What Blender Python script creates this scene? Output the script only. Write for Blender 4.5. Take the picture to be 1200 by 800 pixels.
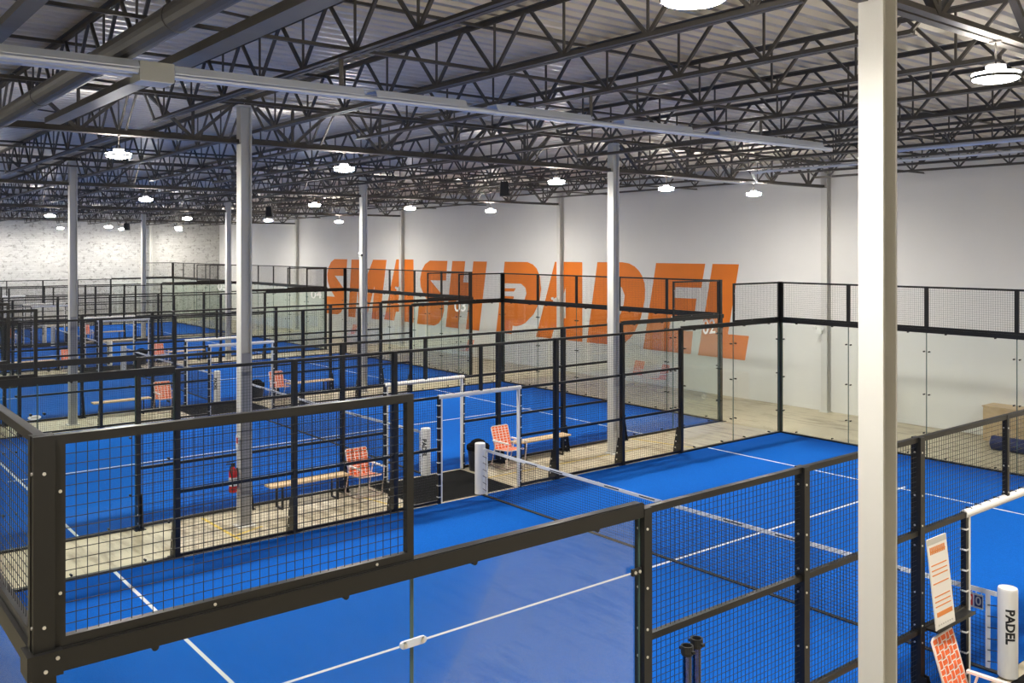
import bpy, bmesh, math, random
from mathutils import Vector, Matrix

random.seed(7)
for o in list(bpy.data.objects):
    bpy.data.objects.remove(o, do_unlink=True)
SC = bpy.context.scene
COL = SC.collection

# ------------------------------------------------------------------ camera, world, exposure
cam_data = bpy.data.cameras.new('camera')
cam = bpy.data.objects.new('camera', cam_data)
COL.objects.link(cam)
cam.location = (4.631, -0.954, 4.88)
cam.rotation_euler = (math.radians(90), 0, 0.89402)
cam_data.sensor_width = 36
cam_data.lens = 1074.78 / 1200 * 36
cam_data.shift_y = -107.49 / 1200
cam_data.clip_start = 0.05
cam_data.clip_end = 300
SC.camera = cam

world = bpy.data.worlds.new('world')
SC.world = world
world.use_nodes = True
world.node_tree.nodes['Background'].inputs[0].default_value = (0.80, 0.88, 1.0, 1)
world.node_tree.nodes['Background'].inputs[1].default_value = 0.1

SC.view_settings.view_transform = 'Standard'
SC.view_settings.look = 'None'
SC.view_settings.gamma = 1
SC.view_settings.use_curve_mapping = False
SC.view_settings.exposure = 1.7
LAMP = 205.0          # emission of the lenses of the hall's high-bay lamps
SC.cycles.max_bounces = 7
SC.cycles.diffuse_bounces = 4
SC.cycles.glossy_bounces = 3
SC.cycles.transmission_bounces = 4
SC.cycles.transparent_max_bounces = 40
SC.cycles.sample_clamp_indirect = 6
SC.cycles.caustics_reflective = False
SC.cycles.caustics_refractive = False

# ------------------------------------------------------------------ materials
def new_mat(name):
    m = bpy.data.materials.new(name)
    m.use_nodes = True
    nt = m.node_tree
    return m, nt, nt.nodes['Principled BSDF']

def plain(name, col, rough=0.5, metal=0.0, spec=0.5, var=0.0, scale=8.0, bump=0.0):
    m, nt, b = new_mat(name)
    b.inputs['Base Color'].default_value = (*col, 1)
    b.inputs['Roughness'].default_value = rough
    b.inputs['Metallic'].default_value = metal
    b.inputs['Specular IOR Level'].default_value = spec
    if var or bump:
        tc = nt.nodes.new('ShaderNodeTexCoord')
        n = nt.nodes.new('ShaderNodeTexNoise')
        n.inputs['Scale'].default_value = scale
        n.inputs['Detail'].default_value = 4
        nt.links.new(tc.outputs['Object'], n.inputs['Vector'])
        if var:
            r = nt.nodes.new('ShaderNodeMapRange')
            r.inputs[3].default_value = 1 - var
            r.inputs[4].default_value = 1 + var
            nt.links.new(n.outputs[0], r.inputs[0])
            mx = nt.nodes.new('ShaderNodeVectorMath')
            mx.operation = 'SCALE'
            mx.inputs[0].default_value = col
            nt.links.new(r.outputs[0], mx.inputs['Scale'])
            nt.links.new(mx.outputs[0], b.inputs['Base Color'])
        if bump:
            bp = nt.nodes.new('ShaderNodeBump')
            bp.inputs['Strength'].default_value = bump
            bp.inputs['Distance'].default_value = 0.01
            nt.links.new(n.outputs[0], bp.inputs['Height'])
            nt.links.new(bp.outputs[0], b.inputs['Normal'])
    return m

def emit(name, col, s):
    m = bpy.data.materials.new(name)
    m.use_nodes = True
    nt = m.node_tree
    nt.nodes.remove(nt.nodes['Principled BSDF'])
    e = nt.nodes.new('ShaderNodeEmission')
    e.inputs[0].default_value = (*col, 1)
    e.inputs[1].default_value = s
    nt.links.new(e.outputs[0], nt.nodes['Material Output'].inputs[0])
    return m

def glass_mat(name, tint, refl=1.0):
    m = bpy.data.materials.new(name)
    m.use_nodes = True
    nt = m.node_tree
    nt.nodes.remove(nt.nodes['Principled BSDF'])
    tr = nt.nodes.new('ShaderNodeBsdfTransparent')
    tr.inputs[0].default_value = (*tint, 1)
    gl = nt.nodes.new('ShaderNodeBsdfGlossy')
    gl.inputs['Roughness'].default_value = 0.02
    fr = nt.nodes.new('ShaderNodeFresnel')
    fr.inputs[0].default_value = 1.5
    mul = nt.nodes.new('ShaderNodeMath')
    mul.operation = 'MULTIPLY'
    mul.inputs[1].default_value = refl
    mix = nt.nodes.new('ShaderNodeMixShader')
    nt.links.new(fr.outputs[0], mul.inputs[0])
    nt.links.new(mul.outputs[0], mix.inputs[0])
    nt.links.new(tr.outputs[0], mix.inputs[1])
    nt.links.new(gl.outputs[0], mix.inputs[2])
    nt.links.new(mix.outputs[0], nt.nodes['Material Output'].inputs[0])
    return m

def turf_mat():
    m, nt, b = new_mat('blue_turf')
    N, Lk = nt.nodes.new, nt.links.new
    tc = N('ShaderNodeTexCoord')
    n1 = N('ShaderNodeTexNoise'); n1.inputs['Scale'].default_value = 0.5; n1.inputs['Detail'].default_value = 3
    n2 = N('ShaderNodeTexNoise'); n2.inputs['Scale'].default_value = 60; n2.inputs['Detail'].default_value = 2
    Lk(tc.outputs['Object'], n1.inputs[0]); Lk(tc.outputs['Object'], n2.inputs[0])
    # playing area paler than the strip along the fences
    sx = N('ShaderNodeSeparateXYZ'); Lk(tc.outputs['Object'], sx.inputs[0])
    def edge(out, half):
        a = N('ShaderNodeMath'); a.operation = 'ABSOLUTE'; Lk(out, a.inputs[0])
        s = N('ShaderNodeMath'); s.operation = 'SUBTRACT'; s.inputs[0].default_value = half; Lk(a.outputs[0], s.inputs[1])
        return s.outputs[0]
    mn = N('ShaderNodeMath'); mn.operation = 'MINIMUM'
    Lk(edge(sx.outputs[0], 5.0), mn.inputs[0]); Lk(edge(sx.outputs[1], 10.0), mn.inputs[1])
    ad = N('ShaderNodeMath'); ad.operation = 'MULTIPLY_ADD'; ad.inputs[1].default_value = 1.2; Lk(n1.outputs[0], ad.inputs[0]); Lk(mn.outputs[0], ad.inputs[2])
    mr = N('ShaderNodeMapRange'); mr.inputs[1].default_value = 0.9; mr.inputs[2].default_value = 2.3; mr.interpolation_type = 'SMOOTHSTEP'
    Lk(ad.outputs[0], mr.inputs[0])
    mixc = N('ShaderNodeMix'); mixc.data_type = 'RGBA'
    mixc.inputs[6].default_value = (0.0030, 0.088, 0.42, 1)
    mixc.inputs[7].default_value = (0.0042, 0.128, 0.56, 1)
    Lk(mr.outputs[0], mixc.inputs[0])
    m2 = N('ShaderNodeMapRange'); m2.inputs[3].default_value = 0.72; m2.inputs[4].default_value = 1.28
    Lk(n2.outputs[0], m2.inputs[0])
    sc = N('ShaderNodeVectorMath'); sc.operation = 'SCALE'
    Lk(mixc.outputs[2], sc.inputs[0]); Lk(m2.outputs[0], sc.inputs['Scale'])
    Lk(sc.outputs[0], b.inputs['Base Color'])
    b.inputs['Roughness'].default_value = 0.95
    b.inputs['Specular IOR Level'].default_value = 0.1
    bp = N('ShaderNodeBump'); bp.inputs['Strength'].default_value = 0.4; bp.inputs['Distance'].default_value = 0.01
    Lk(n2.outputs[0], bp.inputs['Height']); Lk(bp.outputs[0], b.inputs['Normal'])
    return m

def concrete_mat():
    m, nt, b = new_mat('polished_concrete')
    N, Lk = nt.nodes.new, nt.links.new
    tc = N('ShaderNodeTexCoord')
    n1 = N('ShaderNodeTexNoise'); n1.inputs['Scale'].default_value = 0.7; n1.inputs['Detail'].default_value = 8; n1.inputs['Roughness'].default_value = 0.65
    mp = N('ShaderNodeMapping'); mp.inputs['Scale'].default_value = (0.5, 3.0, 1)
    n2 = N('ShaderNodeTexNoise'); n2.inputs['Scale'].default_value = 2.0; n2.inputs['Detail'].default_value = 6
    Lk(tc.outputs['Object'], n1.inputs[0]); Lk(tc.outputs['Object'], mp.inputs[0]); Lk(mp.outputs[0], n2.inputs[0])
    av = N('ShaderNodeMath'); av.operation = 'ADD'; Lk(n1.outputs[0], av.inputs[0]); Lk(n2.outputs[0], av.inputs[1])
    cr = N('ShaderNodeValToRGB')
    cr.color_ramp.elements[0].position = 0.75; cr.color_ramp.elements[0].color = (0.30, 0.245, 0.155, 1)
    cr.color_ramp.elements[1].position = 1.25; cr.color_ramp.elements[1].color = (0.52, 0.455, 0.32, 1)
    hf = N('ShaderNodeMath'); hf.operation = 'MULTIPLY'; hf.inputs[1].default_value = 1.0
    Lk(av.outputs[0], hf.inputs[0])
    mr = N('ShaderNodeMapRange'); mr.inputs[1].default_value = 0.6; mr.inputs[2].default_value = 1.4; mr.inputs[3].default_value = 0.5; mr.inputs[4].default_value = 1.5
    Lk(hf.outputs[0], mr.inputs[0]); Lk(mr.outputs[0], cr.inputs[0])
    Lk(cr.outputs[0], b.inputs['Base Color'])
    b.inputs['Roughness'].default_value = 0.38
    b.inputs['Specular IOR Level'].default_value = 0.4
    return m

def brick_mat():
    m, nt, b = new_mat('white_painted_brick')
    N, Lk = nt.nodes.new, nt.links.new
    tc = N('ShaderNodeTexCoord')
    mp = N('ShaderNodeMapping'); mp.inputs['Rotation'].default_value = (math.radians(90), 0, math.radians(90))
    sw = N('ShaderNodeCombineXYZ'); sp = N('ShaderNodeSeparateXYZ')
    Lk(tc.outputs['Object'], sp.inputs[0]); Lk(sp.outputs[1], sw.inputs[0]); Lk(sp.outputs[2], sw.inputs[1])
    br = N('ShaderNodeTexBrick')
    br.inputs['Scale'].default_value = 1.0
    br.inputs['Brick Width'].default_value = 0.40; br.inputs['Row Height'].default_value = 0.13
    br.inputs['Mortar Size'].default_value = 0.012
    br.inputs['Color1'].default_value = (0.58, 0.575, 0.545, 1); br.inputs['Color2'].default_value = (0.50, 0.495, 0.465, 1); br.inputs['Mortar'].default_value = (0.47, 0.465, 0.44, 1)
    Lk(sw.outputs[0], br.inputs[0])
    n = N('ShaderNodeTexNoise'); n.inputs['Scale'].default_value = 3.2; n.inputs['Detail'].default_value = 10; n.inputs['Roughness'].default_value = 0.75
    mp2 = N('ShaderNodeMapping'); mp2.inputs['Scale'].default_value = (1, 1, 1.5)
    Lk(tc.outputs['Object'], mp2.inputs[0]); Lk(mp2.outputs[0], n.inputs[0])
    cr = N('ShaderNodeValToRGB')
    cr.color_ramp.elements[0].position = 0.36; cr.color_ramp.elements[0].color = (0.40, 0.39, 0.37, 1)
    cr.color_ramp.elements[1].position = 0.47; cr.color_ramp.elements[1].color = (1, 1, 1, 1)
    Lk(n.outputs[0], cr.inputs[0])
    mx = N('ShaderNodeMix'); mx.data_type = 'RGBA'; mx.blend_type = 'MULTIPLY'; mx.inputs[0].default_value = 1
    Lk(br.outputs[0], mx.inputs[6]); Lk(cr.outputs[0], mx.inputs[7]); Lk(mx.outputs[2], b.inputs['Base Color'])
    bp = N('ShaderNodeBump'); bp.inputs['Strength'].default_value = 0.8; bp.inputs['Distance'].default_value = 0.03
    Lk(n.outputs[0], bp.inputs['Height']); Lk(bp.outputs[0], b.inputs['Normal'])
    b.inputs['Roughness'].default_value = 0.8
    return m

def wood_mat(name, a, c, sc=(1, 12, 12)):
    m, nt, b = new_mat(name)
    N, Lk = nt.nodes.new, nt.links.new
    tc = N('ShaderNodeTexCoord'); mp = N('ShaderNodeMapping'); mp.inputs['Scale'].default_value = sc
    n = N('ShaderNodeTexNoise'); n.inputs['Scale'].default_value = 3; n.inputs['Detail'].default_value = 6
    Lk(tc.outputs['Object'], mp.inputs[0]); Lk(mp.outputs[0], n.inputs[0])
    cr = N('ShaderNodeValToRGB')
    cr.color_ramp.elements[0].position = 0.3; cr.color_ramp.elements[0].color = (*a, 1)
    cr.color_ramp.elements[1].position = 0.7; cr.color_ramp.elements[1].color = (*c, 1)
    Lk(n.outputs[0], cr.inputs[0]); Lk(cr.outputs[0], b.inputs['Base Color'])
    b.inputs['Roughness'].default_value = 0.55
    return m

M = dict(
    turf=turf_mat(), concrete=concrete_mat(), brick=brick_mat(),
    wall=plain('white_wall_paint', (0.78, 0.77, 0.74), 0.7, var=0.03, scale=1.2),
    line=plain('white_court_line', (0.80, 0.82, 0.84), 0.9),
    black=plain('black_powder_coat', (0.0075, 0.007, 0.0065), 0.36, spec=0.5),
    wire=plain('black_wire', (0.010, 0.010, 0.011), 0.5),
    steel=plain('dark_roof_steel', (0.088, 0.080, 0.072), 0.5, var=0.25, scale=3),
    steel_pale=plain('pale_roof_steel', (0.20, 0.195, 0.185), 0.5, var=0.2, scale=3),
    deck=plain('galvanised_deck', (0.66, 0.62, 0.56), 0.38, metal=0.3, var=0.12, scale=2),
    column=plain('column_white_paint', (0.68, 0.67, 0.63), 0.45, var=0.03, scale=3),
    grey_panel=plain('grey_panel', (0.36, 0.36, 0.37), 0.5),
    glass=glass_mat('court_glass', (0.962, 0.985, 0.972), 0.22),
    glass_edge=plain('glass_edge_green', (0.10, 0.16, 0.14), 0.2),
    zinc=plain('zinc_bolt', (0.72, 0.70, 0.64), 0.3, metal=0.7),
    pad=plain('white_vinyl_pad', (0.78, 0.77, 0.74), 0.45),
    ink=plain('black_ink', (0.012, 0.012, 0.012), 0.6),
    white=plain('white_plastic', (0.82, 0.82, 0.80), 0.4),
    orange=plain('orange_wall_paint', (0.80, 0.20, 0.010), 0.65, var=0.06, scale=2),
    web_orange=plain('orange_webbing', (0.80, 0.135, 0.025), 0.7),
    web_white=plain('white_webbing', (0.82, 0.78, 0.72), 0.7),
    tube=plain('white_pink_tube', (0.80, 0.66, 0.60), 0.35),
    bench=wood_mat('bench_wood', (0.60, 0.42, 0.23), (0.74, 0.55, 0.33)),
    ply=wood_mat('plywood', (0.50, 0.36, 0.20), (0.66, 0.50, 0.31), (1, 6, 2)),
    rubber=plain('black_rubber', (0.006, 0.006, 0.006), 0.95, spec=0.12, var=0.3, scale=6),
    bin=plain('black_bin', (0.022, 0.022, 0.024), 0.45),
    red=plain('extinguisher_red', (0.55, 0.012, 0.015), 0.3),
    navy=plain('navy_print', (0.012, 0.02, 0.10), 0.5),
    redp=plain('red_print', (0.55, 0.03, 0.02), 0.5),
    netm=plain('net_cord', (0.012, 0.014, 0.02), 0.7),
    tape=plain('net_tape', (0.80, 0.80, 0.79), 0.6),
    paper=plain('board_white', (0.80, 0.77, 0.72), 0.5),
    board_grey=plain('board_grey_strip', (0.52, 0.50, 0.45), 0.5),
    oprint=plain('orange_print', (0.72, 0.24, 0.05), 0.6),
    yellow=plain('faded_yellow_paint', (0.68, 0.50, 0.09), 0.7, var=0.2, scale=9),
    heater=plain('aluminised_reflector', (0.66, 0.70, 0.78), 0.3, metal=0.3),
    heatbox=plain('heater_box_enamel', (0.40, 0.40, 0.36), 0.45),
    duct=plain('dull_duct', (0.16, 0.155, 0.15), 0.5, metal=0.4, var=0.25, scale=2),
    lens=emit('lamp_lens', (1.0, 0.955, 0.88), LAMP),
    uplens=emit('lamp_upper_lens', (1.0, 0.94, 0.86), LAMP * 0.55),
    added_glow=emit('added_deck_glow', (1.0, 0.95, 0.88), LAMP * 0.16),  # upward glow added to the ordinary lamps to brighten the deck
    housing=plain('lamp_housing', (0.05, 0.05, 0.055), 0.5),
    clear=plain('clear_plastic', (0.62, 0.66, 0.74), 0.15),
    smoke=glass_mat('lilac_tube', (0.62, 0.62, 0.72), 2.0),
)

# ------------------------------------------------------------------ mesh helpers
class MB:
    def __init__(s):
        s.v, s.f, s.m = [], [], []
    def add(s, vs, fs, mi=0):
        b = len(s.v)
        s.v += [tuple(p) for p in vs]
        s.f += [tuple(b + i for i in f) for f in fs]
        s.m += [mi] * len(fs)
        return s
    def box(s, x0, x1, y0, y1, z0, z1, mi=0):
        vs = [(x, y, z) for z in (z0, z1) for y in (y0, y1) for x in (x0, x1)]
        return s.add(vs, [(0, 2, 3, 1), (4, 5, 7, 6), (0, 1, 5, 4), (2, 6, 7, 3), (0, 4, 6, 2), (1, 3, 7, 5)], mi)
    def cbox(s, c, d, mi=0):
        return s.box(c[0] - d[0] / 2, c[0] + d[0] / 2, c[1] - d[1] / 2, c[1] + d[1] / 2, c[2] - d[2] / 2, c[2] + d[2] / 2, mi)
    def _frame(s, p, q, up):
        p, q = Vector(p), Vector(q)
        d = (q - p).normalized()
        u = Vector(up)
        if abs(d.dot(u)) > 0.98:
            u = Vector((1, 0, 0)) if abs(d.x) < 0.9 else Vector((0, 1, 0))
        r = d.cross(u).normalized()
        return p, q, d, r, r.cross(d).normalized()
    def bar(s, p, q, w, h, up=(0, 0, 1), mi=0):
        p, q, d, r, u = s._frame(p, q, up)
        vs = []
        for e in (p, q):
            for a, b in ((-1, -1), (1, -1), (1, 1), (-1, 1)):
                vs.append(e + r * (a * w / 2) + u * (b * h / 2))
        return s.add(vs, [(3, 2, 1, 0), (4, 5, 6, 7), (0, 1, 5, 4), (1, 2, 6, 5), (2, 3, 7, 6), (3, 0, 4, 7)], mi)
    def cyl(s, p, q, r0, n=10, r1=None, mi=0, caps=True):
        r1 = r0 if r1 is None else r1
        p, q, d, r, u = s._frame(p, q, (0, 0, 1))
        vs = []
        for e, rr in ((p, r0), (q, r1)):
            for k in range(n):
                a = 2 * math.pi * k / n
                vs.append(e + r * (math.cos(a) * rr) + u * (math.sin(a) * rr))
        fs = [(k, (k + 1) % n, n + (k + 1) % n, n + k) for k in range(n)]
        if caps:
            fs += [tuple(range(n - 1, -1, -1)), tuple(range(n, 2 * n))]
        return s.add(vs, fs, mi)
    def tube(s, pts, r, n=8, mi=0):
        pts = [Vector(p) for p in pts]
        vs, fs = [], []
        for i, p in enumerate(pts):
            d = (pts[min(i + 1, len(pts) - 1)] - pts[max(i - 1, 0)]).normalized()
            u = Vector((0, 0, 1)) if abs(d.z) < 0.95 else Vector((1, 0, 0))
            a = d.cross(u).normalized(); b = a.cross(d)
            for k in range(n):
                t = 2 * math.pi * k / n
                vs.append(p + a * (math.cos(t) * r) + b * (math.sin(t) * r))
        for i in range(len(pts) - 1):
            for k in range(n):
                fs.append((i * n + k, i * n + (k + 1) % n, (i + 1) * n + (k + 1) % n, (i + 1) * n + k))
        fs += [tuple(range(n - 1, -1, -1)), tuple((len(pts) - 1) * n + k for k in range(n))]
        return s.add(vs, fs, mi)
    def lathe(s, prof, n=20, c=(0, 0, 0), mi=0):
        vs, fs = [], []
        for r, z in prof:
            for k in range(n):
                a = 2 * math.pi * k / n
                vs.append((c[0] + r * math.cos(a), c[1] + r * math.sin(a), c[2] + z))
        for i in range(len(prof) - 1):
            for k in range(n):
                fs.append((i * n + k, i * n + (k + 1) % n, (i + 1) * n + (k + 1) % n, (i + 1) * n + k))
        if prof[0][0] > 1e-6:
            fs.append(tuple(range(n - 1, -1, -1)))
        if prof[-1][0] > 1e-6:
            fs.append(tuple((len(prof) - 1) * n + k for k in range(n)))
        return s.add(vs, fs, mi)
    def prism(s, prof, axis_p, axis_q, mi=0):
        """profile of (a, b) pairs extruded between two points along x or y (a = other horizontal, b = z)"""
        n = len(prof)
        vs = []
        for e in (axis_p, axis_q):
            for a, b in prof:
                if abs(axis_q[0] - axis_p[0]) > abs(axis_q[1] - axis_p[1]):
                    vs.append((e[0], e[1] + a, e[2] + b))
                else:
                    vs.append((e[0] + a, e[1], e[2] + b))
        fs = [(k, (k + 1) % n, n + (k + 1) % n, n + k) for k in range(n)]
        fs += [tuple(range(n - 1, -1, -1)), tuple(range(n, 2 * n))]
        return s.add(vs, fs, mi)
    def mesh(s, name, mat, smooth=False):
        me = bpy.data.meshes.new(name)
        me.from_pydata(s.v, [], s.f)
        for mm in (mat if isinstance(mat, (list, tuple)) else [mat]):
            me.materials.append(mm)
        if any(s.m):
            me.polygons.foreach_set('material_index', s.m)
        if smooth:
            me.polygons.foreach_set('use_smooth', [True] * len(s.f))
        me.update()
        return me
    def build(s, name, mat, parent=None, loc=None, smooth=False, **kw):
        return link(name, s.mesh(name, mat, smooth), parent, loc, **kw)

def link(name, me, parent=None, loc=None, rot=None, label=None, cat=None, group=None, kind=None):
    o = bpy.data.objects.new(name, me)
    COL.objects.link(o)
    if parent is not None:
        o.parent = parent
    if loc is not None:
        o.location = loc
    if rot is not None:
        o.rotation_euler = rot
    if label: o['label'] = label
    if cat: o['category'] = cat
    if group: o['group'] = group
    if kind: o['kind'] = kind
    return o

def thing(name, label, cat, loc=(0, 0, 0), rz=0, group=None):
    return link(name, None, None, loc, (0, 0, rz), label, cat, group)

def copy_tree(o, parent=None):
    c = o.copy()
    COL.objects.link(c)
    if parent is not None:
        c.parent = parent
    for ch in o.children:
        copy_tree(ch, c)
    return c

def text_mesh(body, size, depth=0.0, align='CENTER', bold=0.0):
    cu = bpy.data.curves.new('text', 'FONT')
    cu.body = body; cu.size = size; cu.extrude = depth; cu.align_x = align; cu.align_y = 'CENTER'
    cu.offset = bold
    cu.resolution_u = 4
    to = bpy.data.objects.new('text', cu)
    COL.objects.link(to)
    dg = bpy.context.evaluated_depsgraph_get()
    me = bpy.data.meshes.new_from_object(to.evaluated_get(dg))
    bpy.data.objects.remove(to, do_unlink=True)
    bpy.data.curves.remove(cu)
    me.materials.clear()
    return me

# ------------------------------------------------------------------ the hall
XB, XR, YF, YW = -59.7, 13.0, -9.0, 23.85      # brick wall, end of bay, hall behind the camera, lettered wall
GX = [13.0, 0.97, -11.0, -23.0, -35.0, -47.0, -59.0]
DROP = {13.0: 0, 0.97: 0, -11.0: 0, -23.0: 0.07, -35.0: 0.20, -47.0: 0.32, -59.0: 0.40}
ZDECK = 7.60
YJ = [5.56 + 1.828 * k for k in range(-4, 10)]
GY = [-3.58, 5.52, 14.72, 23.735]
ORD = ['first', 'second', 'third', 'fourth', 'fifth', 'sixth', 'seventh', 'eighth', 'ninth', 'tenth', 'eleventh', 'twelfth', 'thirteenth', 'fourteenth']

MB().box(XB - 0.3, XR + 8, YF, YW + 0.3, -0.2, 0.0).build('floor', M['concrete'], kind='structure')
wl = MB().box(XB - 0.3, XR + 8, YW, YW + 0.3, 0, 7.9).build('wall_lettered', M['wall'], kind='structure')
MB().box(XR + 8, XR + 8.3, YF, YW, 0, 7.9).build('wall_entrance', M['wall'], kind='structure')
MB().box(XB, XR + 8, YF - 0.3, YF, 0, 7.9).build('wall_opposite', M['wall'], kind='structure')
MB().box(XB - 0.3, XB, YF, YW, 0, 7.9).build('wall_brick', M['brick'], kind='structure')
MB().box(XB, XR + 8, YW - 0.012, YW, 0, 0.10).build('baseboard_lettered', M['wall'], kind='structure')

# corrugated steel deck, ribs running across the joists
dk = MB()
prof = []
x = XR + 8
def deck_drop(x):
    for a, b in zip(GX[:-1], GX[1:]):
        if b <= x <= a:
            t = (x - b) / (a - b)
            return DROP[a] * t + DROP[b] * (1 - t)
    return 0 if x > 0 else DROP[-59.0]
pitch = 0.25
while x > XB - 0.3:
    z = ZDECK - deck_drop(x)
    prof += [(x, z), (x - pitch * 0.34, z), (x - pitch * 0.52, z + 0.075), (x - pitch * 0.82, z + 0.075)]
    x -= pitch
vs = [(a, YF, b) for a, b in prof] + [(a, YW + 0.1, b) for a, b in prof]
n = len(prof)
dk.add(vs, [(i, i + 1, n + i + 1, n + i) for i in range(n - 1)])
dk.build('ceiling', M['deck'], kind='structure')
MB().box(XB - 0.3, XR + 8, YF, YW + 0.3, 7.74, 7.80).build('ceiling_roof_board', M['steel'], kind='structure')

# ------------------------------------------------------------------ joists
def angle_pair(m, x0, x1, z, up, leg=0.055, gap=0.022, t=0.008):
    """two back-to-back angles; flange at z, legs pointing up (1) or down (-1)"""
    for s in (-1, 1):
        p = [(s * gap / 2, 0), (s * (gap / 2 + leg), 0), (s * (gap / 2 + leg), up * t), (s * (gap / 2 + t), up * t), (s * (gap / 2 + t), up * leg), (s * gap / 2, up * leg)]
        if s * up < 0:
            p = p[::-1]
        m.prism(p, (x0, 0, z), (x1, 0, z))
    return m

JH = 0.66
top_me = angle_pair(MB(), 0.05, 11.95, JH, -1).mesh('top_chord', M['steel'])
bot_me = angle_pair(MB(), 0.72, 11.28, 0.0, 1).mesh('bottom_chord', M['steel'])
def web(kind):
    m = MB()
    if kind == 'v':
        m.bar((0, 0, 0.03), (0, 0, JH - 0.03), 0.022, 0.022)
    elif kind == 'r':
        m.bar((0, 0, 0.03), (0.56, 0, JH - 0.03), 0.034, 0.034)
    elif kind == 'l':
        m.bar((0, 0, 0.03), (-0.56, 0, JH - 0.03), 0.034, 0.034)
    elif kind == 'e0':
        m.bar((0.76, 0, 0.03), (0.12, 0, JH - 0.03), 0.03, 0.03)
    else:
        m.bar((11.24, 0, 0.03), (11.88, 0, JH - 0.03), 0.03, 0.03)
    return m
web_me = {k: web(k).mesh('web_member', M['steel']) for k in ('v', 'r', 'l', 'e0', 'e1')}
NODES = [1.2 + 1.2 * i for i in range(9)]
allweb = MB()
for xx in NODES:
    allweb.bar((xx, 0, 0.03), (xx, 0, JH - 0.03), 0.022, 0.022)
    for s in (-1, 1):
        allweb.bar((xx, 0, 0.03), (xx + s * 0.56, 0, JH - 0.03), 0.034, 0.034)
allweb.bar((0.76, 0, 0.03), (0.12, 0, JH - 0.03), 0.03, 0.03).bar((11.24, 0, 0.03), (11.88, 0, JH - 0.03), 0.03, 0.03)
allweb_me = allweb.mesh('web', M['steel'])
BAYNAME = ['outside the rules board', 'over the rules board court', 'over the court marked 02', 'over the third court', 'over the fourth court', 'over the brick wall court']
for b, (xb, xa) in enumerate(zip(GX[:-1], GX[1:])):
    for k, y in enumerate(YJ):
        za, zb = 6.90 - DROP[xa], 6.90 - DROP[xb]; Lj = xb - xa
        j = link('roof_joist', None, None, (xa, y, za), (0, -math.atan2(zb - za, 12.0), 0),
                 'dark open-web roof joist %s, %s from the lettered wall' % (BAYNAME[b], ORD[len(YJ) - 1 - k]), 'joist', 'roof joists ' + BAYNAME[b])
        link('top_chord', top_me, j); link('bottom_chord', bot_me, j)
        if b <= 2 and y > -1:
            for xx in NODES:
                for kk in ('v', 'r', 'l'):
                    link('web_diagonal' if kk != 'v' else 'web_vertical', web_me[kk], j, (xx, 0, 0))
            link('web_diagonal', web_me['e0'], j); link('web_diagonal', web_me['e1'], j)
        else:
            link('web', allweb_me, j, kind='stuff')

# joist girders on the column lines
GB, GT = 6.74, 7.52
for x in GX[:-1]:
    nm = {13.0: 'bay end outside the courts', 0.97: 'big column by the rules board', -11.0: 'fire extinguisher column', -23.0: 'aisle beyond the court marked 02', -35.0: 'aisle between third and fourth court', -47.0: 'aisle before the brick wall court'}[x]
    for gi, (y0, y1) in enumerate(zip(GY[:-1], GY[1:])):
        g = link('joist_girder', None, None, (x, y0, -DROP[x]), None,
                 'dark truss girder over the %s, %s from the lettered wall' % (nm, ORD[2 - gi]), 'girder', 'truss girders on the ' + nm)
        Lg = y1 - y0
        for nm2, z, up in (('top_chord', GT, -1), ('bottom_chord', GB, 1)):
            m = MB()
            for s in (-1, 1):
                p = [(s * 0.015, 0), (s * 0.10, 0), (s * 0.10, up * 0.012), (s * 0.028, up * 0.012), (s * 0.028, up * 0.085), (s * 0.015, up * 0.085)]
                if s * up < 0: p = p[::-1]
                m.prism([(a, b2) for a, b2 in p], (0, 0.02 if up < 0 else 0.105, z), (0, (Lg - 0.02 if up < 0 and gi < 2 else Lg - 0.105), z))
            m.build(nm2, M['steel'], g)
        np_ = 5
        for i in range(np_):
            yc = (i + 0.5) * Lg / np_
            for s in (-1, 1):
                MB().bar((0, yc, GB + 0.04), (0, yc + s * Lg / np_ * 0.42, GT - 0.04), 0.07, 0.05).build('web_diagonal', M['steel'], g)
            MB().bar((0, yc, GB + 0.04), (0, yc, GT - 0.04), 0.045, 0.045).build('web_vertical', M['steel'], g)

# bridging angles running across the joists
for b, (xb, xa) in enumerate(zip(GX[:-1], GX[1:])):
    for li, lx in enumerate((3.0, 7.0)):
        for z in (6.975, 7.48):
            zz = z - (DROP[xa] + DROP[xb]) / 2
            MB().prism([(0, 0), (0.045, 0), (0.045, 0.006), (0.006, 0.006), (0.006, 0.045), (0, 0.045)], (xa + lx, -3.0, zz), (xa + lx, YW - 0.05, zz)).build(
                'bridging_angle', M['steel'], label='%s bridging angle across the joists %s, %s from the brick wall' % ('lower' if z < 7.2 else 'upper', BAYNAME[b], ORD[li]), cat='bridging', group='bridging angles ' + BAYNAME[b])

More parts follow.
